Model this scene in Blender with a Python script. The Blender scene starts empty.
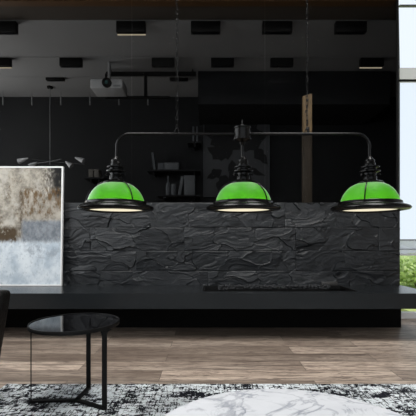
import bpy, bmesh, math, random
from mathutils import Vector, Matrix, noise
random.seed(7)
C = bpy.context.scene.collection
F, HY, HC = 368.0, 240.0, 1.0                 # focal length in pixels, horizon row, eye height
def PX(x, d): return (x - 208.0) / F * d
def PZ(y, d): return HC + (HY - y) / F * d
def lin(r, g, b, k=1.0):
    f = lambda c: (c/255/12.92 if c/255 <= .04045 else ((c/255+.055)/1.055)**2.4) * k
    return (f(r), f(g), f(b), 1)

# ------------------------------------------------------------------ materials
class NT:
    def __init__(s, name):
        s.m = bpy.data.materials.new(name); s.m.use_nodes = True
        s.t = s.m.node_tree; s.t.nodes.clear()
        s.out = s.t.nodes.new('ShaderNodeOutputMaterial')
        s.tc = s.t.nodes.new('ShaderNodeTexCoord')
        s.P = s.tc.outputs['Object']
    def n(s, kind, **kw):
        nd = s.t.nodes.new('ShaderNode' + kind)
        for k, v in kw.items():
            if k.startswith('_'): setattr(nd, k[1:], v)
            else: s.put(nd.inputs[k], v)
        return nd
    def put(s, sock, v):
        if isinstance(v, bpy.types.NodeSocket): s.t.links.new(v, sock)
        else:
            try: sock.default_value = v
            except Exception: sock.default_value = v[:3]
    def math(s, op, a, b=0.0, c=None, clamp=False):
        nd = s.t.nodes.new('ShaderNodeMath'); nd.operation = op; nd.use_clamp = clamp
        s.put(nd.inputs[0], a); s.put(nd.inputs[1], b)
        if c is not None: s.put(nd.inputs[2], c)
        return nd.outputs[0]
    def step(s, v, a, b):
        nd = s.t.nodes.new('ShaderNodeMapRange'); nd.interpolation_type = 'SMOOTHSTEP'
        if a > b:
            s.put(nd.inputs[1], b); s.put(nd.inputs[2], a); nd.inputs[3].default_value = 1; nd.inputs[4].default_value = 0
        else:
            s.put(nd.inputs[1], a); s.put(nd.inputs[2], b)
        s.put(nd.inputs[0], v)
        return nd.outputs[0]
    def scale(s, vec, v, loc=(0, 0, 0)):
        nd = s.t.nodes.new('ShaderNodeMapping'); s.put(nd.inputs['Vector'], vec)
        nd.inputs['Scale'].default_value = v; nd.inputs['Location'].default_value = loc
        return nd.outputs[0]
    def noise(s, vec, sc, det=4, rough=.55, dist=0.0, w=None):
        nd = s.t.nodes.new('ShaderNodeTexNoise')
        if w is not None: nd.noise_dimensions = '4D'; s.put(nd.inputs['W'], w)
        s.put(nd.inputs['Vector'], vec); nd.inputs['Scale'].default_value = sc
        nd.inputs['Detail'].default_value = det; nd.inputs['Roughness'].default_value = rough
        nd.inputs['Distortion'].default_value = dist
        return nd.outputs[0]
    def mix(s, f, a, b, mode='MIX'):
        nd = s.t.nodes.new('ShaderNodeMix'); nd.data_type = 'RGBA'; nd.blend_type = mode
        s.put(nd.inputs[0], f); s.put(nd.inputs[6], a); s.put(nd.inputs[7], b)
        return nd.outputs[2]
    def xyz(s, v):
        nd = s.t.nodes.new('ShaderNodeSeparateXYZ'); s.put(nd.inputs[0], v); return nd.outputs
    def bump(s, h, st=.3, dist=.01):
        nd = s.t.nodes.new('ShaderNodeBump'); s.put(nd.inputs['Height'], h)
        nd.inputs['Strength'].default_value = st; nd.inputs['Distance'].default_value = dist
        return nd.outputs[0]
    def done(s, sock): s.t.links.new(sock, s.out.inputs['Surface']); return s.m
    def pbr(s, col, rough=.5, metal=0.0, spec=.5, normal=None, **kw):
        nd = s.n('BsdfPrincipled'); s.put(nd.inputs['Base Color'], col); s.put(nd.inputs['Roughness'], rough)
        s.put(nd.inputs['Metallic'], metal); s.put(nd.inputs['Specular IOR Level'], spec)
        if normal is not None: s.put(nd.inputs['Normal'], normal)
        for k, v in kw.items(): s.put(nd.inputs[k.replace('_', ' ')], v)
        return s.done(nd.outputs[0])

def plain(name, col, rough=.5, metal=0.0, spec=.5, grain=.12, gs=30.0):
    s = NT(name)
    f = s.noise(s.P, gs, 4)
    c = s.mix(s.math('MULTIPLY', f, 1.0), tuple(x*(1-grain) for x in col[:3]) + (1,), tuple(min(1, x*(1+grain)) for x in col[:3]) + (1,))
    return s.pbr(c, s.math('ADD', s.math('MULTIPLY', f, .12), rough - .06), metal, spec)

M = {}
M['slate'] = (lambda s: s.pbr(
    s.mix(s.step(s.noise(s.scale(s.P, (1, 1, 2.2)), 9, 6, .65), .35, .75), (.0055, .0064, .0078, 1), (.0145, .0165, .0192, 1)),
    s.math('ADD', s.math('MULTIPLY', s.noise(s.P, 22, 4), .2), .26), 0, .5,
    s.bump(s.noise(s.scale(s.P, (1, 1, 2.0)), 55, 6, .7), .55, .008)))(NT('dark slate'))
M['ledge'] = plain('charcoal stone ledge', (.0125, .0145, .0162), .24, 0, .35, .1, 60)
M['ledge_base'] = plain('black base board', (.003, .0031, .0033), .6, 0, .1)
M['black_metal'] = plain('black powder coated steel', (.0035, .0035, .0035), .45, 0, .2)
M['lamp_metal'] = plain('blackened lamp metal', (.0028, .0026, .0024), .25, .0, .15, .1, 4)
M['tray_black'] = plain('matt black burner steel', (.0035, .0035, .0035), .55, 0, .2)
M['steel'] = plain('brushed dark steel', (.075, .072, .07), .4, .6)
M['table_glass'] = plain('black lacquered glass', (.002, .002, .0025), .05, 0, .14, .05)
M['leather'] = (lambda s: s.pbr((.005, .0047, .0047, 1), .45, 0, .2, s.bump(s.noise(s.P, 28, 6, .65), .7, .02)))(NT('black crinkled leather'))
M['white_frame'] = plain('white painted wood frame', (.78, .78, .77), .45, 0, .4, .03)
M['window_white'] = plain('white window profile', (.72, .73, .74), .4, 0, .4, .03)
M['window_grey'] = plain('grey window gasket', (.23, .24, .26), .4)
M['room_dark'] = plain('near black wall panelling', (.0225, .0232, .0242), .9, 0, .03, .12, 4)
M['room_grey'] = plain('grey ceiling boards', (.205, .205, .205), .6, 0, .2, .05, 3)
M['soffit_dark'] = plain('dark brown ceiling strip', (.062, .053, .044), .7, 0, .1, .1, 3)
M['seam'] = plain('dark ceiling joint', (.02, .02, .02), .7)
M['plaster'] = plain('pale plaster', (.45, .44, .43), .8, 0, .1, .04, 5)
M['plaster_dark'] = plain('dark plaster', (.12, .12, .12), .8, 0, .1, .05, 5)
M['box_black'] = plain('matt black box', (.006, .0058, .0055), .6, 0, .15)
M['grey_dim'] = plain('grey metal tube', (.2, .21, .21), .45, 0, .3)
M['shade_grey'] = plain('light grey lamp shade', (.42, .43, .44), .5, 0, .3)
M['rod_grey'] = plain('grey rod', (.16, .165, .17), .45, 0, .3)
M['book_a'] = plain('grey paper cover', (.105, .113, .12), .7, 0, .2, .15)
M['book_b'] = plain('slate grey cover', (.08, .087, .095), .7, 0, .2, .15)
M['book_c'] = plain('dull brown grey card', (.10, .095, .085), .7, 0, .2, .15)
M['projector'] = plain('grey projector shell', (.33, .335, .335), .5, 0, .3, .08)
M['lens'] = plain('black lens glass', (.004, .005, .006), .08, 0, .7)
M['teal'] = plain('teal coated lens ring', (.03, .07, .068), .2, 0, .6)
def cloth(name, col):
    s = NT(name); c = s.mix(s.noise(s.P, 40, 3), tuple(x*.96 for x in col[:3])+(1,), col)
    d = s.n('BsdfDiffuse', Color=c); t = s.n('BsdfTranslucent', Color=c); m = s.n('MixShader'); m.inputs[0].default_value = .95
    s.t.links.new(d.outputs[0], m.inputs[1]); s.t.links.new(t.outputs[0], m.inputs[2])
    p = s.n('BsdfTransparent', Color=col); k = s.n('MixShader'); k.inputs[0].default_value = .62
    s.t.links.new(m.outputs[0], k.inputs[1]); s.t.links.new(p.outputs[0], k.inputs[2]); return s.done(k.outputs[0])
M['blind'] = cloth('beige blind fabric', (.99, .955, .92, 1)); M['frosted'] = cloth('frosted white glass', (.98, .985, .99, 1))

def wood(name, a, b, rough=.55):
    s = NT(name)
    g = s.noise(s.scale(s.P, (18, 18, 2.2)), 4, 6, .65, 1.2)
    return s.pbr(s.mix(s.step(g, .3, .7), a, b), rough, 0, .3, s.bump(g, .2, .004))
M['board_wood'] = wood('warm brown timber', (.048, .029, .010, 1), (.115, .072, .028, 1))
M['post_wood'] = wood('dull brown timber', (.035, .027, .018, 1), (.07, .053, .037, 1))
M['soffit_wood'] = wood('reddish brown timber', (.06, .029, .010, 1), (.10, .05, .019, 1))

def floor_mat():
    s = NT('walnut plank floor')
    br = s.n('TexBrick', _offset=.37, _offset_frequency=2, Vector=s.scale(s.P, (1, 1, 1), (.35, .045, 0)),
             Color1=(0, 0, 0, 1), Color2=(1, 1, 1, 1), Mortar=(.5, .5, .5, 1), Scale=1.0, **{'Mortar Size': .0022, 'Mortar Smooth': .1, 'Bias': 0.0, 'Brick Width': 1.75, 'Row Height': .205})
    r = br.outputs['Color']; gap = br.outputs['Fac']
    w = s.math('MULTIPLY', r, 37.0)
    fine = s.noise(s.scale(s.P, (2.2, 42, 1)), 3, 7, .68, .6, w)
    rings = s.noise(s.scale(s.P, (.9, 8.5, 1)), 1.6, 3, .5, 1.1, w)
    rr = s.math('ABSOLUTE', s.math('SUBTRACT', s.math('FRACT', s.math('MULTIPLY', rings, 7.0)), .5))
    tone = s.noise(s.scale(s.P, (.5, 2.5, 1)), 2, 3, .5, 0, w)
    base = s.mix(s.step(r, .1, .9), (.24, .186, .145, 1), (.62, .495, .395, 1))
    base = s.mix(s.math('MULTIPLY', s.step(tone, .4, .7), .5), base, (.66, .55, .45, 1))
    streak = s.noise(s.scale(s.P, (.55, 19, 1), (5, 3, 0)), 1.5, 5, .6, .4, w)
    base = s.mix(s.math('MULTIPLY', s.step(streak, .5, .66), .75), base, (.12, .088, .072, 1))
    base = s.mix(s.math('MULTIPLY', s.step(fine, .45, .62), .85), base, (.105, .076, .062, 1))
    base = s.mix(s.math('MULTIPLY', s.step(rr, .32, .5), .55), base, (.075, .053, .044, 1))
    base = s.mix(s.math('MULTIPLY', gap, .75), base, (.02, .016, .014, 1))
    h = s.math('SUBTRACT', s.math('MULTIPLY', fine, .3), gap)
    return s.pbr(base, s.math('ADD', s.math('MULTIPLY', fine, .2), .34), 0, .35, s.bump(h, .25, .004))
M['floor'] = floor_mat()

def rug_mat():
    s = NT('distressed black and white rug')
    big = s.noise(s.scale(s.P, (1, 1.5, 1)), 5.5, 4, .6, .8)
    fine = s.noise(s.scale(s.P, (1, 1.1, 1)), 40, 5, .75, .5)
    hs = s.noise(s.scale(s.P, (9, 62, 1)), 1.4, 4, .65)
    vs = s.noise(s.scale(s.P, (62, 7, 1), (3, 1, 0)), 1.4, 4, .65)
    v = s.math('ADD', s.math('MULTIPLY', big, .75), s.math('MULTIPLY', fine, .85))
    lines = s.math('MAXIMUM', s.step(hs, .54, .64), s.step(vs, .55, .64))
    x, y, _ = s.xyz(s.P)
    grid = lambda t, f: s.step(s.math('ABSOLUTE', s.math('SUBTRACT', s.math('FRACT', s.math('ADD', s.math('MULTIPLY', t, f), s.math('MULTIPLY', big, 2.0))), .5)), .40, .48)
    v = s.math('SUBTRACT', v, s.math('MULTIPLY', lines, .20))
    v = s.math('SUBTRACT', v, s.math('MULTIPLY', s.math('MAXIMUM', grid(x, 27.0), grid(y, 25.0)), .09))
    m = s.step(v, .748, .782)
    wht = s.mix(s.noise(s.P, 60, 4), (.56, .62, .65, 1), (.92, .95, .96, 1))
    return s.pbr(s.mix(m, (.010, .011, .015, 1), wht), .95, 0, .1, s.bump(s.noise(s.P, 260, 3), .5, .004))
M['rug'] = rug_mat()

def marble_mat():
    s = NT('white veined marble')
    def vein(sc, off, wd, rough=.55):
        n = s.noise(s.scale(s.P, (1, 1.25, 1), off), sc, 7, rough, .9)
        return s.step(s.math('ABSOLUTE', s.math('SUBTRACT', n, .5)), wd, 0.0)
    a, b = vein(3.2, (1.3, 4.2, 0), .03), vein(7.5, (7, 2, 0), .028)
    cl = s.step(s.noise(s.P, 4.5, 5, .6, .5), .42, .75)
    c = s.mix(s.math('MULTIPLY', cl, .35), (.60, .61, .635, 1), (.44, .455, .49, 1))
    c = s.mix(s.math('MULTIPLY', a, s.math('ADD', s.math('MULTIPLY', cl, .5), .45)), c, (.20, .215, .25, 1))
    c = s.mix(s.math('MULTIPLY', b, s.math('ADD', s.math('MULTIPLY', cl, .6), .12)), c, (.24, .255, .29, 1))
    return s.pbr(c, .25, 0, .4)
M['marble'] = marble_mat()

def painting_mat():
    # abstract canvas; local coords: x to the right from the canvas' right edge (negative), z up from its bottom
    s = NT('abstract canvas paint')
    n1 = s.noise(s.P, 6, 6, .7); n2 = s.noise(s.scale(s.P, (1, 1, .8), (4, 0, 0)), 13, 6, .75); n3 = s.noise(s.scale(s.P, (3, 1, 1), (9, 0, 3)), 8, 5, .7)
    x, _, z = s.xyz(s.P)
    k = 368/4.13
    u = s.math('ADD', s.math('ADD', s.math('MULTIPLY', x, k), 61.0), s.math('MULTIPLY', s.math('SUBTRACT', n1, .5), 9.0))     # in picture-like units
    v = s.math('ADD', s.math('SUBTRACT', 285.5, s.math('MULTIPLY', z, k)), s.math('MULTIPLY', s.math('SUBTRACT', n3, .5), 9.0))
    box = lambda a, b, c, d, e=2.0: s.math('MULTIPLY', s.math('MULTIPLY', s.step(u, a-e, a+e), s.step(u, b+e, b-e)), s.math('MULTIPLY', s.step(v, c-e, c+e), s.step(v, d+e, d-e)))
    mul = lambda a, b: s.math('MULTIPLY', a, b)
    n4 = s.noise(s.scale(s.P, (1.6, 1, .9), (2, 0, 5)), 24, 5, .7); n5 = s.noise(s.scale(s.P, (1, 1, 1), (6, 0, 1)), 4, 4, .6)
    c = s.mix(s.step(n2, .3, .66), lin(112, 107, 98), lin(178, 171, 158))
    c = s.mix(mul(s.step(n5, .5, .62), .6), c, lin(192, 187, 178))
    c = s.mix(mul(s.step(n1, .5, .66), s.step(n4, .4, .6)), c, lin(92, 76, 54))
    c = s.mix(mul(mul(s.step(u, 26, 56), s.step(v, 222, 170)), s.step(n4, .38, .56)), c, lin(58, 53, 46))
    c = s.mix(mul(box(50, 72, 150, 196, 5), s.step(n2, .26, .5)), c, lin(22, 22, 22))
    c = s.mix(mul(mul(box(18, 60, 188, 216, 3), s.step(n3, .42, .58)), .9), c, lin(96, 72, 42))
    c = s.mix(mul(mul(box(17, 20.5, 190, 240, 1.5), s.step(n4, .36, .56)), .8), c, lin(70, 54, 32))
    c = s.mix(mul(box(22, 56, 198, 221, 5), mul(s.step(n2, .44, .58), .65)), c, lin(158, 152, 142))
    c = s.mix(s.step(v, 235, 244), c, s.mix(s.step(n5, .35, .65), lin(172, 184, 194), lin(216, 222, 226)))
    c = s.mix(mul(s.step(v, 238, 244), mul(s.step(n4, .52, .66), .5)), c, lin(150, 160, 168))
    c = s.mix(mul(mul(box(20, 90, 220, 241, 2.5), s.step(n4, .24, .42)), .95), c, s.mix(s.step(n2, .35, .65), lin(100, 106, 113), lin(134, 140, 147)))
    c = s.mix(mul(mul(box(24, 62, 241, 258, 4), s.step(n1, .44, .58)), .7), c, lin(138, 146, 155))
    c = s.mix(mul(mul(box(-8, 16, 227, 241, 2.5), s.step(n2, .34, .46)), .95), c, lin(66, 50, 28))
    return s.pbr(c, .7, 0, .2, s.bump(n2, .35, .006))
M['painting'] = painting_mat()

def print_mat():
    s = NT('plain dark print paper')
    return s.pbr(s.mix(s.noise(s.P, 2.5, 4), (.050, .052, .056, 1), (.075, .078, .083, 1)), .6, 0, .2)
M['print'] = print_mat()
M['print_leaf'] = plain('black printed leaves', (.014, .014, .015), .6, 0, .15)

def glass_mat(name, tint, ior, rough):
    s = NT(name)
    t = s.n('BsdfTransparent', Color=tint); g = s.n('BsdfGlossy', Roughness=rough, Color=(1, 1, 1, 1)); fr = s.n('Fresnel', IOR=ior)
    mx = s.n('MixShader'); s.put(mx.inputs[0], fr.outputs[0]); s.t.links.new(t.outputs[0], mx.inputs[1]); s.t.links.new(g.outputs[0], mx.inputs[2])
    return s.done(mx.outputs[0])
M['smoked'] = glass_mat('smoked glass', (.76, .76, .76, 1), 1.016, .04)
M['clear'] = glass_mat('clear window glass', (.97, .98, .985, 1), 1.15, .01)

def shade_mat():
    s = NT('green cased glass')
    z = s.xyz(s.P)[2]
    d = s.n('BsdfDiffuse', Color=(.03, .17, .025, 1)); t = s.n('BsdfTranslucent', Color=(.27, .66, .085, 1))
    g = s.n('BsdfGlossy', Roughness=.5, Color=(1, 1, 1, 1)); fr = s.n('Fresnel', IOR=1.22)
    m1 = s.n('MixShader'); m1.inputs[0].default_value = .88
    s.t.links.new(d.outputs[0], m1.inputs[1]); s.t.links.new(t.outputs[0], m1.inputs[2])
    m2 = s.n('MixShader'); s.put(m2.inputs[0], fr.outputs[0]); s.t.links.new(m1.outputs[0], m2.inputs[1]); s.t.links.new(g.outputs[0], m2.inputs[2])
    return s.done(m2.outputs[0])
M['green_glass'] = shade_mat()
def glow(name, col, st):
    s = NT(name); e = s.n('Emission', Color=col, Strength=st); return s.done(e.outputs[0])
M['diffuser'] = glow('lit cream lamp glass', (1, .90, .66, 1), .95)
M['strip_light'] = glow('dim warm light strip', (1, .86, .62, 1), .55)
def leaf_mat(name, a, b):
    s = NT(name)
    c = s.mix(s.noise(s.P, 3, 3), a, b)
    d = s.n('BsdfDiffuse', Color=c); t = s.n('BsdfTranslucent', Color=c); m = s.n('MixShader'); m.inputs[0].default_value = .4
    s.t.links.new(d.outputs[0], m.inputs[1]); s.t.links.new(t.outputs[0], m.inputs[2]); return s.done(m.outputs[0])
M['leaf'] = leaf_mat('fresh green leaves', (.50, .66, .26, 1), (.80, .88, .52, 1))
M['bark'] = plain('brown bark', (.16, .11, .08), .8)
M['lawn'] = plain('sunlit lawn', (.50, .60, .22), .9, 0, .1, .3, 6)
M['pebble'] = plain('charcoal pebbles', (.03, .031, .033), .5, 0, .35, .3, 40)

# ------------------------------------------------------------------ geometry helpers
def box(bm, x0, x1, y0, y1, z0, z1, bev=0.0, seg=2):
    r = bmesh.ops.create_cube(bm, size=1.0)
    vs = r['verts']
    for v in vs: v.co = Vector(((x0+x1)/2 + v.co.x*(x1-x0), (y0+y1)/2 + v.co.y*(y1-y0), (z0+z1)/2 + v.co.z*(z1-z0)))
    if bev > 0:
        es = list({e for v in vs for e in v.link_edges})
        bmesh.ops.bevel(bm, geom=es, offset=bev, segments=seg, affect='EDGES', profile=.5)
def lathe(bm, prof, cx, cy, seg=48):
    rings = []
    for r, z in prof:
        if r < 1e-6: rings.append([bm.verts.new((cx, cy, z))])
        else: rings.append([bm.verts.new((cx + r*math.cos(2*math.pi*i/seg), cy + r*math.sin(2*math.pi*i/seg), z)) for i in range(seg)])
    for a, b in zip(rings, rings[1:]):
        for i in range(seg):
            j = (i+1) % seg
            if len(a) == 1 and len(b) == 1: continue
            if len(a) == 1: bm.faces.new((a[0], b[j], b[i]))
            elif len(b) == 1: bm.faces.new((a[i], a[j], b[0]))
            else: bm.faces.new((a[i], a[j], b[j], b[i]))
def tube(bm, pts, r, seg=12, closed=False):
    pts = [Vector(p) for p in pts]; n = len(pts); rings = []; up = None
    rad = r if isinstance(r, (list, tuple)) else [r]*n
    for i, p in enumerate(pts):
        if closed: t = pts[(i+1) % n] - pts[i-1]
        else: t = pts[min(i+1, n-1)] - pts[max(i-1, 0)]
        t.normalize()
        if up is None: up = t.orthogonal().normalized()
        up = (up - t*up.dot(t)).normalized(); s = t.cross(up)
        rings.append([bm.verts.new(p + (up*math.cos(2*math.pi*k/seg) + s*math.sin(2*math.pi*k/seg))*rad[i]) for k in range(seg)])
    for i in range(n if closed else n-1):
        a, b = rings[i], rings[(i+1) % n]
        for k in range(seg): bm.faces.new((a[k], a[(k+1) % seg], b[(k+1) % seg], b[k]))
    if not closed: bm.faces.new(rings[0][::-1]); bm.faces.new(rings[-1])
def prism(bm, poly, axis, a, b):
    def pt(p, t):
        return {'x': (t, p[0], p[1]), 'y': (p[0], t, p[1]), 'z': (p[0], p[1], t)}[axis]
    A = [bm.verts.new(pt(p, a)) for p in poly]; B = [bm.verts.new(pt(p, b)) for p in poly]
    bm.faces.new(A); bm.faces.new(B[::-1])
    for i in range(len(poly)):
        j = (i+1) % len(poly); bm.faces.new((A[i], B[i], B[j], A[j]))
def wpos(o):
    v = Vector((0, 0, 0))
    while o is not None: v = v + Vector(o.location); o = o.parent
    return v
def obj(name, bm, mat, parent=None, origin=None, smooth=True):
    bmesh.ops.recalc_face_normals(bm, faces=bm.faces[:])
    org = Vector(origin) if origin is not None else (wpos(parent) if parent else Vector((0, 0, 0)))
    bmesh.ops.translate(bm, verts=bm.verts[:], vec=-org)
    me = bpy.data.meshes.new(name); bm.to_mesh(me); bm.free()
    o = bpy.data.objects.new(name, me); C.objects.link(o)
    if mat is not None: me.materials.append(M[mat] if isinstance(mat, str) else mat)
    if smooth:
        for p in me.polygons: p.use_smooth = True
        try: me.set_sharp_from_angle(angle=math.radians(38))
        except Exception: pass
    if parent: o.parent = parent; o.location = org - wpos(parent)
    else: o.location = org
    return o
def tag(o, label=None, cat=None, group=None, kind=None):
    if label: o['label'] = label
    if cat: o['category'] = cat
    if group: o['group'] = group
    if kind: o['kind'] = kind
    return o
def thing(name, label, cat, loc, group=None):
    o = bpy.data.objects.new(name, None); C.objects.link(o); o.location = loc; o.empty_display_size = .05
    return tag(o, label, cat, group)
def boxes(name, mat, lst, parent=None, origin=None, bev=0.0, smooth=True):
    bm = bmesh.new()
    for b in lst: box(bm, *b, bev)
    return obj(name, bm, mat, parent, origin, smooth)
def struct(name, mat, lst, label=None, cat=None, bev=0.0):
    return tag(boxes(name, mat, lst, None, None, bev), label, cat, None, 'structure')
def dup(root, loc, label):
    r = root.copy(); C.objects.link(r); r.location = loc; r['label'] = label
    for ch in list(root.children):
        c = ch.copy(); C.objects.link(c); c.parent = r
        for g in ch.children:
            d = g.copy(); C.objects.link(d); d.parent = c
    return r

# ------------------------------------------------------------------ the room
YW = 4.25                      # plane of the stone wall
XR = PX(400, 4.23)             # its right end
XL = -3.4
ZT = PZ(202.5, 4.23)           # top of the stone
CEIL, BC = 4.3, 3.8            # ceiling here, and in the room beyond the smoked glass
bm = bmesh.new(); prism(bm, [(-4.7, -2.1), (4.4, -2.1), (4.4, 4.95), (2.55, 4.95), (3.76, 7.3), (-4.7, 7.3)], 'z', -.12, 0)
tag(obj('floor', bm, 'floor'), 'walnut brown plank floor of long boards running across', 'floor', None, 'structure')
struct('ceiling', 'plaster_dark', [(-3.6, 4.4, -2.1, 4.36, CEIL, CEIL+.1), (2.3, 4.4, 4.36, 4.95, CEIL, CEIL+.1)])
# left wall with an unseen window opening, added for side light
struct('wall_left', 'plaster', [(-3.6, XL, -2.1, .3, 0, CEIL), (-3.6, XL, 3.5, 4.36, 0, CEIL), (-3.6, XL, .3, 3.5, 0, .9), (-3.6, XL, .3, 3.5, 3.9, CEIL)])
struct('added_window_left', 'window_white', [(-3.55, -3.45, .3, .36, .9, 3.9), (-3.55, -3.45, 3.44, 3.5, .9, 3.9), (-3.55, -3.45, 1.87, 1.93, .9, 3.9), (-3.55, -3.45, .36, 3.44, .9, .96), (-3.55, -3.45, .36, 3.44, 3.84, 3.9)])
struct('wall_rear', 'plaster', [(-3.6, -2.4, -2.1, -2.0, 0, CEIL), (3.0, 4.4, -2.1, -2.0, 0, CEIL), (-2.4, 3.0, -2.1, -2.0, 0, 1.0), (-2.4, 3.0, -2.1, -2.0, 3.95, CEIL)])
struct('added_window_rear', 'window_white', [(-2.4, -2.34, -2.08, -2.02, 1.0, 3.95), (2.94, 3.0, -2.08, -2.02, 1.0, 3.95), (.27, .33, -2.08, -2.02, 1.0, 3.95), (-2.34, 2.94, -2.08, -2.02, 1.0, 1.06), (-2.34, 2.94, -2.08, -2.02, 3.89, 3.95)])  # unseen rear window, added to hold the fill light
struct('wall_right', 'plaster', [(4.2, 4.4, -2.1, 4.95, 0, CEIL)])

# stone wall, one relief surface of split slate courses
def stone_wall():
    bm = bmesh.new()
    rows = [(202.5, 227.5, (20, 150, 285)), (227.5, 251, (-30, 90, 184, 296, 379)), (251, 271, (-60, 136, 296)), (271, 290, (-20, 208, 350))]
    rel = .034
    for ri, (ya, yb, js) in enumerate(rows):
        z1, z0 = PZ(ya, 4.23), PZ(yb, 4.23)
        xs = [XL] + [PX(j, 4.23) for j in js if XL < PX(j, 4.23) < XR] + [XR]
        for bi, (x0, x1) in enumerate(zip(xs, xs[1:])):
            rnd = random.Random(ri*31 + bi); off = Vector((rnd.uniform(0, 50), rnd.uniform(0, 50), rnd.uniform(0, 50)))
            base = rnd.uniform(.0, .006); tx, tz = rnd.uniform(-.006, .006), rnd.uniform(-.006, .006)
            g = .0013; st = .0056
            nx = max(6, int((x1-x0)/st)); nz = max(5, int((z1-z0)/st)); grid = []
            for k in range(nz+1):
                row = []
                for i in range(nx+1):
                    a, b = i/nx, k/nz
                    x = x0+g + (x1-x0-2*g)*a; z = z0+g + (z1-z0-2*g)*b
                    p = Vector((x*2.9, z*4.6, 0)) + off
                    wv = Vector((noise.fractal(p*.8+Vector((7, 0, 0)), 1.0, 2.0, 3), noise.fractal(p*.8+Vector((0, 9, 0)), 1.0, 2.0, 3), 0))
                    q = p + wv*.48
                    ds, cs = noise.voronoi(q)
                    c0 = cs[0]; hv = noise.cell_vector(c0*7.3)
                    fac = (q - c0).x*(hv.x-.5)*.046 + (q - c0).y*(hv.y-.5)*.050 + (hv.z-.5)*.018
                    p2 = p*.55 + wv*.5
                    t = noise.fractal(p2, 1.0, 2.1, 5)*.5 + .5
                    s = t*2.4; fl = math.floor(s); fr = s-fl
                    e = fr/.86*.3 if fr < .86 else .3 + (fr-.86)/.14*.7
                    h = .010 + fac + ((fl+e)/2.4 - .4)*.020 + .0035*noise.fractal(Vector((q.x*2+q.y*1.5, q.y*6-q.x*2, 1)), .8, 2.2, 5) + tx*(a-.5)*2 + tz*(b-.5)*2 + base
                    gap = ds[1] - ds[0]; keep = max(0.0, noise.noise(p*.5 + Vector((3, 3, 3))) + .25)
                    h += .0075*math.exp(-gap/.045)*keep
                    h = max(.001, min(rel, h))
                    edge = min(a*(x1-x0), (1-a)*(x1-x0), b*(z1-z0), (1-b)*(z1-z0))
                    h *= min(1.0, .8 + edge/.006*.2) if edge < .006 else 1.0
                    row.append(bm.verts.new((x, YW - h, z)))
                grid.append(row)
            for k in range(nz):
                for i in range(nx): bm.faces.new((grid[k][i], grid[k][i+1], grid[k+1][i+1], grid[k+1][i]))
            # returns back to the core
            rim = grid[0] + [r[-1] for r in grid[1:]] + grid[-1][-2::-1] + [r[0] for r in grid[-2:0:-1]]
            bk = [bm.verts.new((v.co.x, YW + .004, v.co.z)) for v in rim]
            for i in range(len(rim)):
                j = (i+1) % len(rim); bm.faces.new((rim[i], rim[j], bk[j], bk[i]))
    box(bm, XL, XR, YW+.002, 4.36, 0, ZT)
    o = obj('wall_back', bm, 'slate', None, None, True)
    return tag(o, 'black split-face slate wall behind the long ledge', 'wall', None, 'structure')
stone_wall()
struct('baseboard_back', 'ledge_base', [(XL, XR, 4.205, YW+.002, 0, .333)], 'matt black base under the floating ledge', 'baseboard')

# smoked glass above the stone
seams = [XL, -2.414, PX(131.7, 4.27), PX(265, 4.27), XR-.02]
gl = tag(bpy.data.objects.new('window_1', None), 'tall smoked glass wall standing on the slate, dark room behind', 'window', None, 'structure'); C.objects.link(gl)
gl.location = ((XL+XR)/2, 4.275, ZT)
for a, b in zip(seams, seams[1:]):
    boxes('pane', 'smoked', [(a+.003, b-.003, 4.270, 4.280, ZT, BC)], gl)
boxes('frame', 'box_black', [(XR-.02, XR, 4.262, 4.2815, ZT, BC)], gl)
struct('wall_front', 'box_black', [(XL, XR, 4.26, 4.36, BC, CEIL)])

# the dark room beyond the glass
struct('wall_back.001', 'room_dark', [(-4.7, 3.75, 7.2, 7.3, 0, BC+.08)], 'near black back wall of the room behind smoked glass', 'wall')
bm = bmesh.new(); prism(bm, [(XR-.015, 4.283), (XR+.004, 4.283), (3.755, 7.2), (3.71, 7.2)], 'z', 0, CEIL)
tag(obj('wall_right.001', bm, 'room_dark'), 'near black side wall of the room behind smoked glass', 'wall', None, 'structure')
struct('wall_left.001', 'room_dark', [(-4.7, -4.6, 4.36, 4.7, 0, BC), (-4.7, -4.6, 6.7, 7.2, 0, BC), (-4.7, -4.6, 4.7, 6.7, 0, 1.2), (-4.7, -4.6, 4.7, 6.7, 3.5, BC), (-4.7, -3.4, 4.36, 4.40, 0, BC)])
struct('window_4', 'window_white', [(-4.69, -4.62, 4.7, 4.76, 1.2, 3.5), (-4.69, -4.62, 6.64, 6.7, 1.2, 3.5), (-4.69, -4.62, 4.76, 6.64, 1.2, 1.26), (-4.69, -4.62, 4.76, 6.64, 3.44, 3.5)])
rows_y = [4.285, 4.684, 5.63, 6.32, 7.2]
bm = bmesh.new()
DX = lambda y: XR - .011 + max(0, y-4.283)*1.518/2.917
def strip(bm, a, b, z0, z1): prism(bm, [(-4.7, a), (DX(a), a), (DX(b), b), (-4.7, b)], 'z', z0, z1)
for a, b in list(zip(rows_y, rows_y[1:]))[1:]: strip(bm, a+.006, b-.006 if b < 7 else b+.02, BC, BC+.03)
tag(obj('ceiling.001', bm, 'room_grey'), 'grey panelled ceiling of the room behind smoked glass', 'ceiling', None, 'structure')
bm = bmesh.new(); strip(bm, 4.361, 7.22, BC+.03, BC+.06); tag(obj('trim_1', bm, 'seam'), None, None, None, 'structure')
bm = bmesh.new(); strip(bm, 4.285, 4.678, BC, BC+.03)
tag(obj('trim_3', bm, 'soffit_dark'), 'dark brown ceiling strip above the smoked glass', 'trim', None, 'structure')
struct('trim_2', 'soffit_wood', [(-3.4, 2.19, 4.290, 4.388, BC-.014, BC-.001)], 'reddish brown timber strip along the ceiling edge', 'trim')

struct('added_dark_block', 'room_dark', [(PX(198, 6.1), 3.02, 6.1, 7.199, 3.25, BC-.001)], 'added black block darkening the far right ceiling', 'trim')  # block added to make the far right ceiling read dark
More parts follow.
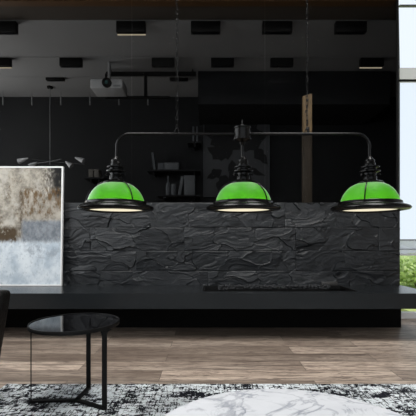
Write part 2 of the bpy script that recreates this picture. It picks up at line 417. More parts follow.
# box downlights on that ceiling
def downlight(name, x0, x1, d, ya, yb, label, lit=False):
    xa, xb = PX(x0, d), PX(x1, d); h = BC - PZ(ya + (yb-ya)*.86, d); dep = .075
    t = thing(name, label, 'ceiling light', ((xa+xb)/2, d, BC), 'box downlights beyond the glass')
    bm = bmesh.new(); box(bm, xa, xb, d, d+dep, BC-h, BC-.001, .003)
    obj('housing', bm, 'box_black', t)
    bm = bmesh.new(); box(bm, xa+.03, xb-.03, d+.02, d+dep-.02, BC-h-.003, BC-h+.001)
    obj('diffuser_plate', bm, 'lens', t)
    if lit:
        bm = bmesh.new(); box(bm, xa+.004, xb-.004, d+dep-.022, d+dep-.004, BC-h-.010, BC-h-.001)
        obj('light_strip', bm, 'strip_light', t)
    return t
A = [(-14, 15.5, 'leftmost of the front row, cut by the picture edge', 0), (116, 145.2, 'second from left in the front row, thin lit lower edge', 1), (190.8, 220.5, 'third from left in the front row', 0), (262.6, 292.6, 'fourth from left in the front row', 0), (336, 367, 'rightmost of the front row', 0)]
for x0, x1, w, lit in A: downlight('box_downlight', x0, x1, 4.70, 20, 33.5, 'large black box downlight, ' + w, lit)
B = [(-13, 9.7, 'leftmost of the second row, cut by the picture edge', 1), (59.2, 81.3, 'second from left in the second row', 0), (151.6, 174, 'third from left in the second row', 0), (211, 234, 'fourth from left in the second row', 0), (270.8, 293.6, 'fifth from left in the second row', 0), (361, 384, 'rightmost of the second row, thin lit lower edge', 1)]
for x0, x1, w, lit in B: downlight('box_downlight', x0, x1, 5.645, 57, 67, 'black box downlight, ' + w, lit)
for x0, x1, w in [(45.5, 63.5, 'in the rear row above the grey chandelier'), (169.5, 188, 'in the rear row beside the hanging chain')]:
    downlight('box_downlight', x0, x1, 6.33, 77, 80.2, 'slim black box downlight ' + w)

# tube pendants near the back wall
WHICH = ['leftmost', 'second from left', 'third from left', 'fourth from left', 'fifth from left', 'rightmost']
d = 6.9
def tube_lab(i): return WHICH[i] + ' of six slim grey tube pendants behind the glass'
zt, zb = PZ(96, d), PZ(105, d)
t0 = thing('tube_pendant', tube_lab(0), 'ceiling light', (PX(3, d), d, BC), 'slim tube pendants')
bm = bmesh.new(); lathe(bm, [(0, zb), (.012, zb), (.0125, zb+.01), (.0125, zt-.006), (.008, zt), (0, zt)], PX(3, d), d, 16); obj('tube', bm, 'grey_dim', t0)
bm = bmesh.new(); tube(bm, [(PX(3, d), d, zt), (PX(3, d), d, BC-.001)], .002, 6); obj('cord', bm, 'box_black', t0)
for i, x in enumerate((32, 61, 90, 119, 148)): dup(t0, (PX(x, d), d, BC), tube_lab(i+1))

# chandelier
d = 6.72; cx = PX(50, d); zc = PZ(161.5, d)
ch = thing('chandelier', 'grey branched chandelier on a long thin rod behind the painting top', 'chandelier', (cx, d, BC))
bm = bmesh.new(); tube(bm, [(cx, d, BC-.03), (cx, d, zc-.06)], .0075, 10); obj('rod', bm, 'rod_grey', ch)
bm = bmesh.new(); lathe(bm, [(0, BC-.03), (.05, BC-.03), (.055, BC-.001), (0, BC-.001)], cx, d, 24); obj('ceiling_rose', bm, 'box_black', ch)
for (x, y, tx, ty, yy) in [(22, 160, 28, 158.2, .25), (33.5, 165, 37, 162.5, -.2), (68, 164.5, 65.5, 161.5, -.2), (80, 159.5, 75, 157.5, .25)]:
    a = Vector((cx, d, zc)); b = Vector((PX(x if abs(x-50) > 20 else tx, d), d+yy, PZ(161.5, d)))
    bm = bmesh.new(); tube(bm, [a, b], .0045, 8); ar = obj('arm', bm, 'rod_grey', ch)
    bm = bmesh.new()
    sgn = -1 if x < 50 else 1
    c0 = Vector((PX(tx, d+yy) , d+yy, PZ(ty, d+yy))); c1 = Vector((PX(x + sgn*3.5, d+yy), d+yy, PZ(y+1.5, d+yy)))
    tube(bm, [c0, c0.lerp(c1, .12), c0.lerp(c1, .5), c1], [.01, .016, .036, .052], 24)
    obj('lamp_shade', bm, 'shade_grey', ar)

# projector and its hanging frame
d = 5.62; xa, xb = PX(90, d), PX(122.5, d); z0, z1 = PZ(88, d), PZ(78.5, d)
pj = thing('projector', 'grey ceiling projector with round black lens facing the glass', 'projector', ((xa+xb)/2, d, BC))
bm = bmesh.new(); box(bm, xa, xb, d, d+.36, z0, z1, .02, 3); obj('body', bm, 'projector', pj)
lx, lz = PX(107, d), PZ(83, d)
def disc_y(bm, x, z, y0, y1, r, seg=32):
    prism(bm, [(x+r*math.cos(2*math.pi*i/seg), z+r*math.sin(2*math.pi*i/seg)) for i in range(seg)], 'y', y0, y1)
bm = bmesh.new(); disc_y(bm, lx, lz, d-.03, d+.005, .072); ln = obj('lens', bm, 'box_black', pj)
bm = bmesh.new(); disc_y(bm, lx, lz, d-.034, d-.029, .028); obj('lens_glass', bm, 'teal', ln)
bm = bmesh.new(); tube(bm, [((xa+xb)/2, d+.18, z1-.005), ((xa+xb)/2, d+.18, BC-.001)], .025, 16); box(bm, (xa+xb)/2-.1, (xa+xb)/2+.1, d+.1, d+.26, z1-.004, z1+.015); obj('mount', bm, 'room_grey', pj)
bm = bmesh.new(); box(bm, xb-.14, xb-.03, d-.003, d+.002, z0+.02, z0+.05); obj('vent', bm, 'rod_grey', pj)
d = 6.02
rig = thing('hanging_frame', 'black rectangular bar frame hanging from ceiling beside the projector', 'ceiling frame', (PX(150, d), d, BC))
zA, zB = PZ(73.3, d), PZ(97, d)
for nm, bx in [('top_rail', (PX(106, d), PX(196, d), d, d+.05, zA-.03, zA+.03)), ('lower_rail', (PX(105, d), PX(170, d), d, d+.04, zB-.018, zB+.018)), ('upright', (PX(144, d), PX(146.8, d), d, d+.045, zB, zA)), ('upright', (PX(105, d), PX(106.6, d), d, d+.045, zB, zA))]:
    boxes(nm, 'box_black', [bx], rig)
boxes('hanger', 'box_black', [(PX(110, d), PX(110, d)+.02, d+.01, d+.03, zA, BC-.001)], rig); boxes('hanger', 'box_black', [(PX(192, d), PX(192, d)+.02, d+.01, d+.03, zA, BC-.001)], rig)

# picture of a plant on the far wall
d = 7.17; x0, x1, z0, z1 = PX(203.3, d), PX(269.5, d), PZ(197, d), PZ(108, d)
pc = thing('framed_picture', 'large dark framed print of black leaves on the far wall', 'picture', ((x0+x1)/2, d, z0))
f = .013
boxes('frame', 'book_b', [(x0, x0+f, d-.02, 7.199, z0, z1), (x1-f, x1, d-.02, 7.199, z0, z1), (x0+f, x1-f, d-.02, 7.199, z0, z0+f), (x0+f, x1-f, d-.02, 7.199, z1-f, z1)], pc)
boxes('print_sheet', 'print', [(x0+f, x1-f, d, d+.02, z0+f, z1-f)], pc)
bm = bmesh.new()
def leaf2(bx, bz, ang, ln, w, wob=0.0):
    ps = []
    for i in range(9): ps.append((ln*i/8, w*math.sin(math.pi*min(1, (i/8)**.75))*(1 + .25*math.sin(i*2.1+wob))))
    for i in range(7, 0, -1): ps.append((ln*i/8, -w*math.sin(math.pi*min(1, (i/8)**.75))*(1 + .25*math.sin(i*1.7+wob))))
    ca, sa = math.cos(ang), math.sin(ang)
    out = []
    for a, b in ps: out.append((min(max(bx + a*ca - b*sa, x0+.025), x1-.025), min(max(bz + a*sa + b*ca, z0+.025), z1-.025)))
    prism(bm, out, 'y', d-.002 - random.random()*.002, d+.001)
q = lambda x, y: (PX(x, d), PZ(y, d))
for (x, y, a, l, w) in [(228, 160, 100, .95, .20), (232, 150, 60, .6, .16), (226, 158, 150, .42, .13), (240, 150, 30, .62, .14), (236, 165, -20, .62, .07), (238, 172, -40, .5, .06), (222, 170, 210, .34, .09), (226, 175, 250, .42, .12), (244, 140, 75, .5, .15), (236, 185, 265, .3, .14), (215, 140, 120, .5, .11), (254, 148, -50, .42, .1), (232, 148, 85, .75, .26), (238, 140, 40, .5, .2), (228, 150, 120, .7, .2), (240, 168, -60, .5, .12), (250, 138, 20, .3, .14), (222, 128, 80, .35, .14), (232, 160, -85, .72, .10)]:
    leaf2(*q(x, y), math.radians(a), l, w, x)
obj('leaf_print', bm, 'print_leaf', pc, None, False)

# shelves and what stands on them
d = 7.0
def shelf(x0, x1, y, label):
    z = PZ(y, d); t = thing('wall_shelf', label, 'shelf', (PX((x0+x1)/2, d), 7.2, z-.03))
    boxes('board', 'room_dark', [(PX(x0, d), PX(x1, d), d-.14, 7.199, z-.03, z)], t)
    boxes('bracket', 'room_dark', [(PX(x0+6, d), PX(x0+6, d)+.02, d-.1, 7.199, z-.09, z-.03)], t); boxes('bracket', 'room_dark', [(PX(x1-6, d), PX(x1-6, d)+.02, d-.1, 7.199, z-.09, z-.03)], t)
    return z
zlo = shelf(158, 200, 195.6, 'lower black wall shelf holding the bottle and files')
zup = shelf(148, 200, 170.8, 'upper black wall shelf holding the flat grey boxes')
zle = shelf(86, 106, 178.3, 'short black wall shelf above the left green lamp')
def book(name, label, cat, x0, x1, ytop, z, mat, lean=0.0, pages=True, dep=.18, group=None):
    X0, X1, h = PX(x0, d), PX(x1, d), PZ(ytop, d) - z
    t = thing(name, label, cat, (X0, d, z), group)
    w = X1 - X0; cv = min(.008, w*.2)
    boxes('cover', mat, [(X0, X0+cv, d-dep/2, d+dep/2, z, z+h), (X1-cv, X1, d-dep/2, d+dep/2, z, z+h), (X0+cv, X1-cv, d-dep/2, d-dep/2+.006, z, z+h)], t)
    boxes('pages', 'book_c', [(X0+cv, X1-cv, d-dep/2+.008, d+dep/2-.006, z+.004, z+h-.006)], t)
    if lean: t.rotation_euler.y = lean
    return t
book('leaning_book', 'thin grey book leaning left on upper shelf', 'book', 154.2, 156.4, 153.5, zup + .002, 'book_b', -.14)
book('leaning_book', 'pale grey folder leaning right against the wide file box', 'folder', 178.2, 181.0, 176.5, zlo + .006, 'book_a', .17)
def plainbox(name, label, cat, x0, x1, ytop, z, mat, lid):
    X0, X1, h = PX(x0, d), PX(x1, d), PZ(ytop, d) - z
    t = thing(name, label, cat, ((X0+X1)/2, d, z))
    boxes('body', mat, [(X0, X1, d-.1, d+.1, z, z+h*.8)], t, None, .004)
    boxes('lid', lid, [(X0-.003, X1+.003, d-.104, d+.104, z+h*.8, z+h)], t, None, .004)
plainbox('storage_box', 'low wide grey box on upper shelf, right one', 'box', 165, 179, 163.7, zup, 'book_a', 'book_a')
plainbox('storage_box', 'small dark grey box on upper shelf beside the leaning book', 'box', 158.6, 164.6, 163.9, zup, 'book_b', 'book_b')
plainbox('file_box', 'wide upright grey file box on lower shelf', 'box', 184.5, 195, 176.3, zlo, 'book_a', 'book_a')
plainbox('storage_box', 'small grey cube box on short shelf, left one', 'box', 90.3, 94.8, 170.2, zle, 'book_c', 'book_c')
plainbox('storage_box', 'small grey cube box on short shelf, right one', 'box', 95.8, 100.3, 170.2, zle, 'book_c', 'book_c')
bx = PX(168.2, d); zz = zlo
bt = thing('bottle', 'slim necked grey bottle on lower shelf', 'bottle', (bx, d, zz)); hh = PZ(176, d) - zz
bm = bmesh.new(); lathe(bm, [(0, zz), (.042, zz), (.045, zz+.01), (.045, zz+hh*.5), (.036, zz+hh*.6), (.013, zz+hh*.72), (.012, zz+hh*.93), (0, zz+hh*.93)], bx, d, 28); obj('body', bm, 'book_b', bt)
bm = bmesh.new(); lathe(bm, [(0, zz+hh*.9), (.015, zz+hh*.9), (.015, zz+hh), (0, zz+hh)], bx, d, 16); obj('cap', bm, 'book_a', bt)
bx = PX(173.6, d)
jt = thing('jar', 'short grey jar between bottle and leaning folder', 'jar', (bx, d, zz)); hh = PZ(184.3, d) - zz
bm = bmesh.new(); lathe(bm, [(0, zz), (.045, zz), (.05, zz+.012), (.05, zz+hh*.78), (.04, zz+hh*.86), (0, zz+hh*.86)], bx, d, 28); obj('body', bm, 'book_b', jt)
bm = bmesh.new(); lathe(bm, [(0, zz+hh*.84), (.044, zz+hh*.84), (.044, zz+hh), (0, zz+hh)], bx, d, 24); obj('lid', bm, 'book_a', jt)
# upright files above
zfi = shelf(188, 201, 143.3, 'small high black shelf left of the leaf print')
for x, w in ((193.4, 'left one'), (197, 'right one')):
    book('slim_book', 'slim dark book on the small high shelf, ' + w, 'book', x-.8, x+.8, 127.5, zfi, 'book_b', 0, True, .14)

# timber upright beyond the glass and short board in front of it
d = 4.5
po = thing('timber_post', 'tall dull brown timber post standing behind the smoked glass', 'post', (PX(307.5, d), d, 0))
boxes('post', 'post_wood', [(PX(303, d), PX(312.2, d), d, d+.06, .02, PZ(96, d))], po, None, .003)
boxes('foot_plate', 'box_black', [(PX(300, d), PX(315, d), d-.02, d+.08, 0, .02)], po)
d = 4.24
bd = thing('timber_board', 'short warm brown board with slanted top and dark slots', 'board', (PX(307.5, d), 4.268, PZ(134, d)))
X0, X1 = PX(303, d), PX(312, d)
bm = bmesh.new(); prism(bm, [(X0, PZ(134, d)), (X1, PZ(134, d)), (X1, PZ(93.5, d)), (X0, PZ(96, d))], 'y', d, 4.2695); obj('board', bm, 'board_wood', bd, None, False)
for (x, y0, y1, w) in [(307.3, 99, 101.2, .013), (306.5, 105, 108, .008), (306, 110, 113, .008), (307.5, 120, 124, .009), (308, 127, 132.5, .017)]:
    boxes('slot', 'tray_black', [(PX(x, d)-w, PX(x, d)+w, d-.002, d+.004, PZ(y1, d), PZ(y0, d))], bd, None, .0015)

# window at the right
d = 4.7; XW = XR + .07; XE = 4.2
wd = tag(bpy.data.objects.new('window_5', None), 'tall bright window beside the slate wall', 'window', None, 'structure'); C.objects.link(wd); wd.location = ((XW+XE)/2, d, 0)
XW2 = 2.445
bar = lambda nm, mat, y0, y1, dep=.06, x0=XW2: boxes(nm, mat, [(x0, XE, d-.01, d-.01+dep, PZ(y1, d), PZ(y0, d))], wd)
boxes('frosted_pane', 'frosted', [(XW2, XE, d+.01, d+.016, PZ(253.8, d), PZ(240.6, d))], wd)
bar('frame', 'window_white', 253.8, 255.5, .05)
boxes('gasket', 'window_grey', [(XW2, XE, d-.014, d+.05, PZ(240.6, d), PZ(239.3, d))], wd)
boxes('gasket', 'window_grey', [(XW2, XE, d-.014, d+.05, PZ(249.6, d), PZ(248.8, d))], wd)
boxes('frame', 'window_white', [(XW2, XE, d-.02, d+.06, 0, PZ(312.3, d))], wd)
boxes('mullion', 'box_black', [(XW2, XE, d-.01, d+.03, PZ(80.8, d), PZ(79.6, d))], wd)
boxes('mullion', 'window_grey', [(XW2, XE, d-.01, d+.03, PZ(6.1, d), PZ(5.0, d))], wd)
boxes('mullion', 'window_white', [(3.25, 3.31, d-.01, d+.05, PZ(312.3, d), CEIL)], wd)
boxes('blind', 'blind', [(XW2+.05, XE, d+.08, d+.10, PZ(79.6, d), PZ(64.8, d))], wd)
boxes('pane', 'clear', [(XW2, 3.25, d+.012, d+.018, PZ(312.3, d), PZ(255.5, d))], wd); boxes('pane', 'clear', [(XW2, 3.25, d+.012, d+.018, PZ(239.3, d), PZ(80.8, d))], wd)
boxes('pane', 'clear', [(3.31, XE, d+.012, d+.018, PZ(312.3, d), PZ(255.5, d))], wd); boxes('pane', 'clear', [(3.31, XE, d+.012, d+.018, PZ(239.3, d), PZ(80.8, d))], wd)

# outside
struct('lawn_outside', 'lawn', [(3.0, 16, 4.96, 22, -.14, -.06)])
def bush(cx, cy, h, w, n, label, seed):
    r = random.Random(seed); t = thing('garden_bush', label, 'bush', (cx, cy, -.06), 'bushes outside the window')
    bm = bmesh.new()
    for k in range(7):
        a = r.uniform(0, 6.28); tube(bm, [(cx, cy, -.06), (cx+.15*w*math.cos(a), cy+.15*w*math.sin(a), h*.4), (cx+.4*w*math.cos(a), cy+.4*w*math.sin(a), h*.8)], [.02, .014, .006], 7)
    obj('stem', bm, 'bark', t)
    bm = bmesh.new()
    for k in range(n):
        u, v = r.uniform(0, 6.28), r.uniform(-1, 1); rr = r.random()**.4
        p = Vector((cx + w*rr*math.cos(u)*math.sqrt(1-v*v), cy + w*rr*math.sin(u)*math.sqrt(1-v*v), h*.5 + h*.5*rr*v))
        M3 = Matrix.Rotation(r.uniform(0, 6.28), 3, 'Z') @ Matrix.Rotation(r.uniform(-1.2, 1.2), 3, 'X') @ Matrix.Rotation(r.uniform(-1, 1), 3, 'Y')
        s = r.uniform(.05, .09)
        vs = [bm.verts.new(p + M3 @ Vector(c)*s) for c in ((0, -1, 0), (.45, -.2, .1), (.3, .5, .08), (0, 1, -.05), (-.3, .5, .08), (-.45, -.2, .1))]
        bm.faces.new(vs)
    obj('foliage', bm, 'leaf', t, None, False)
bush(4.72, 8.35, .68, .75, 2600, 'bright green bush seen low through the right window', 3)
bush(5.45, 10.1, .60, .8, 2400, 'green bush farther off behind the window bush', 5)
bush(6.4, 11.8, .52, .8, 1800, 'light green bush at the garden end beyond the window', 8)

# ------------------------------------------------------------------ floating ledge and burner
ZL, YF = .483, 3.56
lx0, lx1 = PX(205, 4.0), PX(358, 3.74)
bm = bmesh.new()
# the top has a shallow recess for the burner
tx0, tx1, ty0, ty1 = -.05, 1.50, 3.70, 4.14
for b in [(XL, tx0, YF, 4.214, .333, ZL), (tx1, XR, YF, 4.214, .333, ZL), (tx0, tx1, YF, ty0, .333, ZL), (tx0, tx1, ty1, 4.214, .333, ZL), (tx0, tx1, ty0, ty1, .333, ZL-.06)]: box(bm, *b)
bmesh.ops.remove_doubles(bm, verts=bm.verts[:], dist=1e-5)
le = tag(obj('floating_ledge', bm, 'ledge', None, ((XL+XR)/2, 3.9, .333)), 'long charcoal floating ledge along the slate wall', 'ledge')
bu = thing('fire_burner', 'black burner trough set into the charcoal ledge', 'fireplace', ((tx0+tx1)/2, 3.92, ZL-.06))
boxes('tray', 'tray_black', [(tx0+.002, tx1-.002, ty0+.002, ty1-.002, ZL-.0595, ZL-.05), (tx0+.002, tx0+.02, ty0+.002, ty1-.002, ZL-.05, ZL+.003), (tx1-.02, tx1-.002, ty0+.002, ty1-.002, ZL-.05, ZL+.003), (tx0+.02, tx1-.02, ty0+.002, ty0+.02, ZL-.05, ZL+.003), (tx0+.02, tx1-.02, ty1-.02, ty1-.002, ZL-.05, ZL+.003)], bu)
boxes('burner_slot', 'tray_black', [(tx0+.25, tx1-.25, 3.86, 3.95, ZL-.05, ZL-.012)], bu)
bm = bmesh.new(); r = random.Random(4)
for k in range(520):
    x = r.uniform(.12, 1.33); y = r.uniform(4.0, 4.1); s = r.uniform(.010, .018); z = ZL - .05 + s + r.uniform(0, .055)
    res = bmesh.ops.create_icosphere(bm, subdivisions=1, radius=s)
    for v in res['verts']: v.co = Vector((v.co.x*1.2+x, v.co.y+y, v.co.z*.7+z))
tag(obj('pebble_bed', bm, 'pebble', bu), None, None, None, 'stuff')
boxes('glass_guard', 'smoked', [(.2, 1.42, 3.80, 3.806, ZL-.05, ZL+.012)], bu)
pl = thing('steel_cover', 'small dull steel plate on the ledge at the burner end', 'plate', (1.37, 4.16, ZL))
boxes('plate', 'steel', [(1.28, 1.46, 4.148, 4.158, ZL+.0, ZL+.046)], pl, None, .002)
boxes('foot', 'tray_black', [(1.28, 1.46, 4.146, 4.185, ZL, ZL+.006)], pl)

# ------------------------------------------------------------------ leaning painting
pr = PX(62, 4.15); pw, ph = 1.30, PZ(166.3, 4.17) - ZL
pt = thing('leaning_painting', 'large abstract grey, brown and white canvas leaning on the ledge', 'painting', (pr, 4.135, ZL+.0025))
def loc_boxes(name, mat, lst, par):
    bm = bmesh.new()
    for b in lst: box(bm, *b)
    bmesh.ops.translate(bm, verts=bm.verts[:], vec=wpos(par)); return obj(name, bm, mat, par)
fw = .016
loc_boxes('frame', 'white_frame', [(-pw, -pw+fw, 0, .035, 0, ph), (-fw, 0, 0, .035, 0, ph), (-pw+fw, -fw, 0, .035, 0, fw), (-pw+fw, -fw, 0, .035, ph-fw, ph)], pt)
loc_boxes('canvas', 'painting', [(-pw+fw, -fw, .008, .03, fw, ph-fw)], pt)
pt.rotation_euler.x = -math.radians(1.9)

# ------------------------------------------------------------------ pendant lamp
LD = 2.0; k = LD/F
X = lambda x: PX(x, LD)
Z = lambda y: PZ(y, LD)
lamp = thing('pendant_lamp', 'black bar pendant lamp with three green glass shades on chains', 'pendant lamp', (X(242.5), LD, Z(134)))
bm = bmesh.new(); R = 12.5*k; zb = Z(134); pts = []
xl, xr = X(116.7), X(369.3)
pts.append((xl, LD, Z(158))); pts.append((xl, LD, zb-R))
for i in range(1, 9):
    a = math.pi - i*math.pi/16; pts.append((xl+R + R*math.cos(a), LD, zb-R + R*math.sin(a)))
for i in range(0, 9):
    a = math.pi/2 - i*math.pi/16; pts.append((xr-R + R*math.cos(a), LD, zb-R + R*math.sin(a)))
pts.append((xr, LD, Z(158)))
tube(bm, pts, .0075, 14); obj('crossbar', bm, 'lamp_metal', lamp)
cx = X(242.3); bm = bmesh.new()
lathe(bm, [(0, Z(145)), (.012, Z(145)), (.016, Z(142.5)), (.03, Z(141.5)), (.049, Z(140.2)), (.049, Z(138.6)), (.044, Z(138)), (.044, Z(129.5)), (.047, Z(129)), (.047, Z(127.6)), (.034, Z(126.6)), (.012, Z(126)), (.008, Z(124.5)), (0, Z(124.3))], cx, LD, 40)
obj('hub', bm, 'lamp_metal', lamp)
bm = bmesh.new(); rr = 2.3*k
tube(bm, [(cx, LD + rr*math.cos(a), Z(122)+rr*1.25*math.sin(a)) for a in [i*math.pi/10 for i in range(20)]], .0026, 8, True); obj('finial_ring', bm, 'lamp_metal', lamp)
bm = bmesh.new(); tube(bm, [(cx, LD, Z(158.5)), (cx, LD, Z(144))], .0075, 12); obj('stem', bm, 'lamp_metal', lamp)
def link(bm, c, ax, L, W, r):
    # oval chain link, long axis vertical, lying in the plane of ax
    pts = []
    for i in range(14):
        a = 2*math.pi*i/14; u = math.cos(a)*W; v = math.sin(a)*W + (L if math.sin(a) >= 0 else -L)
        pts.append(Vector(c) + Vector(ax)*u + Vector((0, 0, v)))
    tube(bm, pts, r, 6, True)
for x in (177, 307):
    bm = bmesh.new(); z = Z(131.2)
    tube(bm, [(X(x) + .011*math.cos(i*math.pi/10), LD, z + .013*math.sin(i*math.pi/10)) for i in range(20)], .0026, 8, True)
    tube(bm, [(X(x), LD, Z(134.5)), (X(x), LD, Z(132.4))], .005, 8)
    lp = obj('chain_loop', bm, 'lamp_metal', lamp)
    bm = bmesh.new(); z = Z(131.2) + .020; i = 0
    while z < CEIL - .05:
        ang = .55 + (math.pi/2 if i % 2 else 0) + .25*math.sin(i*1.7)
        link(bm, (X(x), LD, z), (math.cos(ang), math.sin(ang), 0), 0.009, .006, .0015)
        z += .0262; i += 1
    obj('chain', bm, 'lamp_metal', lamp)
    bm = bmesh.new(); lathe(bm, [(0, CEIL-.05), (.008, CEIL-.05), (.01, CEIL-.03), (.045, CEIL-.02), (.05, CEIL-.001), (0, CEIL-.001)], X(x), LD, 28); obj('ceiling_hook', bm, 'lamp_metal', lamp)
def add_shade(px, first):
    cx = X(px)
    prof = [(.152, 1.194), (.151, 1.206), (.147, 1.222), (.139, 1.241), (.128, 1.260), (.113, 1.278), (.095, 1.293), (.075, 1.303), (.058, 1.309)]
    bm = bmesh.new(); lathe(bm, prof + [(r-.004, z-.003) for r, z in prof[::-1]], cx, LD, 64)
    sh = obj('lampshade', bm, 'green_glass', lamp)
    bm = bmesh.new()
    lathe(bm, [(.155, 1.206), (.158, 1.2085), (.161, 1.206), (.1625, 1.196), (.168, 1.190), (.184, 1.186), (.198, 1.180), (.203, 1.172), (.199, 1.165), (.193, 1.162), (.172, 1.159), (.161, 1.157), (.157, 1.159), (.156, 1.17), (.155, 1.19), (.155, 1.206)], cx, LD, 72)
    obj('rim', bm, 'lamp_metal', sh)
    bm = bmesh.new(); lathe(bm, [(0, 1.1635), (.08, 1.1645), (.145, 1.1665), (.1555, 1.169), (.15, 1.172), (0, 1.170)], cx, LD, 64)
    obj('diffuser', bm, 'diffuser', sh)
    bm = bmesh.new()
    lathe(bm, [(.0, 1.303), (.066, 1.303), (.0705, 1.307), (.0705, 1.312), (.064, 1.316), (.044, 1.322), (.037, 1.327), (.036, 1.345), (.033, 1.35), (.033, 1.362), (.040, 1.366), (.053, 1.369), (.053, 1.375), (.038, 1.379), (.034, 1.383), (.034, 1.389), (.049, 1.392), (.049, 1.397), (.03, 1.402), (.029, 1.418), (.026, 1.422), (.026, 1.434), (.018, 1.441), (.011, 1.452), (0, 1.454)], cx, LD, 40)
    obj('socket', bm, 'lamp_metal', sh)
    for i in range(3):
        a = math.radians(first) + i*2*math.pi/3; ux, uy = math.sin(a), -math.cos(a)
        w = [(r+.006, z+.003) for r, z in prof[1:]]
        pts = [(.168, 1.186), (.163, 1.198)] + w + [(.05, 1.318)]
        bm = bmesh.new(); tube(bm, [(cx+ux*r, LD+uy*r, z) for r, z in pts], .0034, 8)
        obj('guard_wire', bm, 'lamp_metal', sh)
    for s in (-1, 1):                                       # little thumb screws at the socket
        bm = bmesh.new(); tube(bm, [(cx+s*.03, LD-.01, 1.353), (cx+s*.044, LD-.014, 1.353), (cx+s*.046, LD-.014, 1.353), (cx+s*.052, LD-.016, 1.353)], [.003, .003, .006, .006], 10); obj('thumb_screw', bm, 'lamp_metal', sh)
    for i in range(10):                                      # the ring of small bulbs inside the shade
        a = i*math.pi/5 + .3
        l = bpy.data.lights.new('bulb_light', 'POINT'); l.energy = .062; l.color = (1, .95, .75); l.shadow_soft_size = .025
        lo = bpy.data.objects.new('bulb_light', l); C.objects.link(lo); lo.location = (cx + .118*math.cos(a), LD + .118*math.sin(a), 1.192)
add_shade(116.3, 45); add_shade(243.2, 45); add_shade(369.6, -32)

# ------------------------------------------------------------------ side table
TD = 2.26; tcx = PX(75.3, TD); TR = 43.2/F*TD; TZ = PZ(321.5, TD)
st = thing('side_table', 'small round black side table with three flat bar legs', 'side table', (tcx, TD, 0))
bm = bmesh.new(); lathe(bm, [(0, TZ-.016), (TR-.006, TZ-.016), (TR-.006, TZ-.002), (0, TZ-.002)], tcx, TD, 80); obj('tabletop', bm, 'table_glass', st)
bm = bmesh.new(); lathe(bm, [(TR-.006, TZ-.020), (TR-.001, TZ-.020), (TR, TZ-.018), (TR, TZ), (TR-.001, TZ+.002), (TR-.0055, TZ+.002), (TR-.006, TZ), (TR-.006, TZ-.020)], tcx, TD, 80); obj('tabletop_rim', bm, 'black_metal', st)
RZ = .013                                                   # stands on the rug
hub = Vector((tcx + .008, TD - .003, 0))
def leg(px, dep, wdt, th, dirv):
    p = Vector((PX(px, TD+dep), TD+dep, 0)); dirv = Vector((dirv[0], dirv[1], 0)).normalized(); nrm = Vector((-dirv.y, dirv.x, 0))
    bm = bmesh.new()
    # upright flat bar, flaring where it meets the top
    prof = [(-.5, RZ), (.5, RZ), (.5, TZ-.062), (.62, TZ-.042), (1.0, TZ-.028), (1.6, TZ-.018), (-1.6, TZ-.018), (-1.0, TZ-.028), (-.62, TZ-.042), (-.5, TZ-.062)]
    A = [bm.verts.new(p + dirv*a*wdt + nrm*th/2 + Vector((0, 0, z))) for a, z in prof]; B = [bm.verts.new(p + dirv*a*wdt - nrm*th/2 + Vector((0, 0, z))) for a, z in prof]
    bm.faces.new(A); bm.faces.new(B[::-1])
    for i in range(len(prof)):
        j = (i+1) % len(prof); bm.faces.new((A[i], B[i], B[j], A[j]))
    L = obj('leg', bm, 'black_metal', st, None, False)
    u = (p - hub); ln = u.length; u.normalize(); v = Vector((-u.y, u.x, 0)); bm = bmesh.new()
    q = [hub - u*.01 + v*.014, hub - u*.01 - v*.014, p + u*.004 - v*.014, p + u*.004 + v*.014]
    prism(bm, [(a.x, a.y) for a in q], 'z', RZ, RZ+.012); obj('foot_bar', bm, 'black_metal', L)
leg(88.5, .175, .028, .01, (1, .12))
leg(104.5, -.115, .028, .01, (1, -.1))
leg(31, -.02, .034, .006, (-.485, 1))

# ------------------------------------------------------------------ marble table
kz = .60; MX, MY, MR, MZ = .2587, 1.003, .486, HC - .60
mt = thing('coffee_table', 'round white marble coffee table on the patterned rug', 'coffee table', (MX, MY, 0))
bm = bmesh.new(); lathe(bm, [(0, MZ-.022), (MR-.008, MZ-.022), (MR-.002, MZ-.018), (MR, MZ-.012), (MR, MZ-.004), (MR-.003, MZ), (0, MZ)], MX, MY, 96); obj('tabletop', bm, 'marble', mt)
bm = bmesh.new(); lathe(bm, [(0, RZ), (.22, RZ), (.225, RZ+.012), (.06, RZ+.03), (.045, RZ+.06), (.045, MZ-.06), (.10, MZ-.023), (0, MZ-.023)], MX, MY, 48); obj('pedestal', bm, 'black_metal', mt)

# ------------------------------------------------------------------ rug
rx0, rx1, ry0, ry1 = PX(7, 2.53), 2.9, .1, 2.53
bm = bmesh.new()
n, m_ = 110, 70; g = []
for j in range(m_+1):
    row = []
    for i in range(n+1):
        x = rx0 + (rx1-rx0)*i/n; y = ry0 + (ry1-ry0)*j/m_
        row.append(bm.verts.new((x, y, .0105 + .0015*noise.noise(Vector((x*9, y*9, 2))))))
    g.append(row)
for j in range(m_):
    for i in range(n): bm.faces.new((g[j][i], g[j][i+1], g[j+1][i+1], g[j+1][i]))
rim = g[0] + [r_[-1] for r_ in g[1:]] + g[-1][-2::-1] + [r_[0] for r_ in g[-2:0:-1]]
bk = [bm.verts.new((v.co.x, v.co.y, .0005)) for v in rim]
for i in range(len(rim)): bm.faces.new((rim[i], rim[(i+1) % len(rim)], bk[(i+1) % len(rim)], bk[i]))
tag(obj('rug', bm, 'rug'), 'distressed black and white rug under the tables', 'rug')

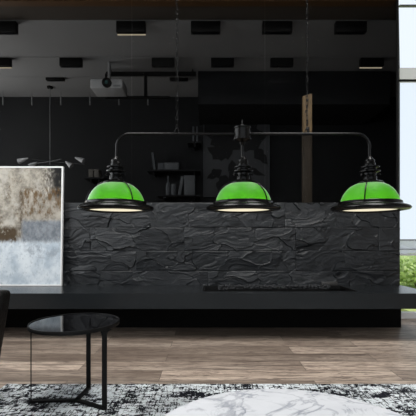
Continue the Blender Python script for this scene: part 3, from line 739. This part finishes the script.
# ------------------------------------------------------------------ armchair at the left edge
AX, AY = -1.66, 2.08
ac = thing('armchair', 'black leather armchair cut off by the left picture edge', 'armchair', (AX, AY, 0))
xf = PX(9, 2.42) + .022
def pad(name, x0, x1, y0, y1, z0, z1, bev, taper=0.0, par=None):
    bm = bmesh.new(); box(bm, x0, x1, y0, y1, z0, z1, bev, 4)
    for v in bm.verts:
        t = (z1 - v.co.z)/(z1-z0)
        if taper: v.co.x -= taper*t**4*(1 if v.co.x > (x0+x1)/2 else -.3)
    bmesh.ops.subdivide_edges(bm, edges=bm.edges[:], cuts=1, use_grid_fill=True)
    return obj(name, bm, 'leather', par or ac)
pad('armrest', AX-.40, xf, 2.29, 2.42, .13, .676, .028, .10)
pad('armrest', AX-.40, xf, 1.60, 1.73, .13, .676, .028, .10)
pad('seat', AX-.38, xf-.02, 1.735, 2.285, .16, .33, .03, .05)
pad('seat_cushion', AX-.28, xf-.004, 1.74, 2.282, .325, .47, .05)
pad('backrest', AX-.52, AX-.36, 1.62, 2.40, .20, .80, .06)
for (x, y) in ((xf-.14, 2.35), (xf-.14, 1.67), (AX-.40, 2.35), (AX-.40, 1.67)):
    bm = bmesh.new(); tube(bm, [(x, y, RZ-.0005 if x > rx0 else .001), (x, y, .215)], [.012, .02], 14); obj('leg', bm, 'black_metal', ac)

# ------------------------------------------------------------------ light
def area(name, loc, rot, sx, sy, power, col=(1, 1, 1)):
    l = bpy.data.lights.new(name, 'AREA'); l.shape = 'RECTANGLE'; l.size = sx; l.size_y = sy; l.energy = power; l.color = col
    o = bpy.data.objects.new(name, l); C.objects.link(o); o.location = loc; o.rotation_euler = rot
    return o
R90 = math.pi/2
for i, x in enumerate((-1.15, 1.25)):  # panels added out of view to brighten floor, rug and marble
    t = thing('added_ceiling_light', ('left', 'right')[i] + ' added fill light panel, unseen above the seating area', 'ceiling light', (x, 1.7, CEIL))
    boxes('frame', 'window_white', [(x-.65, x-.62, .7, 2.7, CEIL-.04, CEIL-.001), (x+.62, x+.65, .7, 2.7, CEIL-.04, CEIL-.001), (x-.62, x+.62, .7, .73, CEIL-.04, CEIL-.001), (x-.62, x+.62, 2.67, 2.7, CEIL-.04, CEIL-.001)], t)
    boxes('diffuser', 'window_white', [(x-.62, x+.62, .73, 2.67, CEIL-.02, CEIL-.001)], t)
    area('added_panel_light', (x, 1.7, CEIL-.03), (0, 0, 0), 1.2, 1.9, 93, (1, .985, .96))
sun = bpy.data.lights.new('sun', 'SUN'); sun.energy = 3.2; sun.angle = .01; sun.color = (1, .95, .85)
so = bpy.data.objects.new('sun', sun); C.objects.link(so); so.location = (9, 8, 9); so.rotation_euler = Vector((-.62, .12, -.78)).to_track_quat('-Z', 'Y').to_euler()
area('added_light_left', (-3.62, 1.9, 2.4), (0, -R90, 0), 2.9, 3.1, 95, (.95, .98, 1))  # added area light outside the unseen left window, rakes the stone
area('added_fill_rear', (.3, -2.12, 2.48), (R90, 0, 0), 5.2, 2.85, 22, (.97, .98, 1))  # added fill from behind the camera, set in the unseen rear window
area('daylight_far_room', (-4.72, 5.7, 2.35), (0, -R90, 0), 2.2, 1.9, 70, (1, .98, .95))
w = bpy.data.worlds.new('sky'); bpy.context.scene.world = w; w.use_nodes = True
w.node_tree.nodes['Background'].inputs[0].default_value = (.84, .92, 1.0, 1); w.node_tree.nodes['Background'].inputs[1].default_value = 1.05

cam = bpy.data.cameras.new('camera'); co = bpy.data.objects.new('camera', cam); C.objects.link(co)
co.location = (0, 0, HC); co.rotation_euler = (R90, 0, 0)
cam.sensor_fit = 'HORIZONTAL'; cam.sensor_width = 36; cam.lens = 36*F/416; cam.shift_y = 32/416; cam.clip_start = .05
sc = bpy.context.scene; sc.camera = co
sc.view_settings.view_transform = 'Standard'; sc.view_settings.look = 'None'; sc.view_settings.exposure = 0; sc.view_settings.gamma = 1; sc.view_settings.use_curve_mapping = False
sc.cycles.use_denoising = True; sc.cycles.max_bounces = 8; sc.cycles.transparent_max_bounces = 12
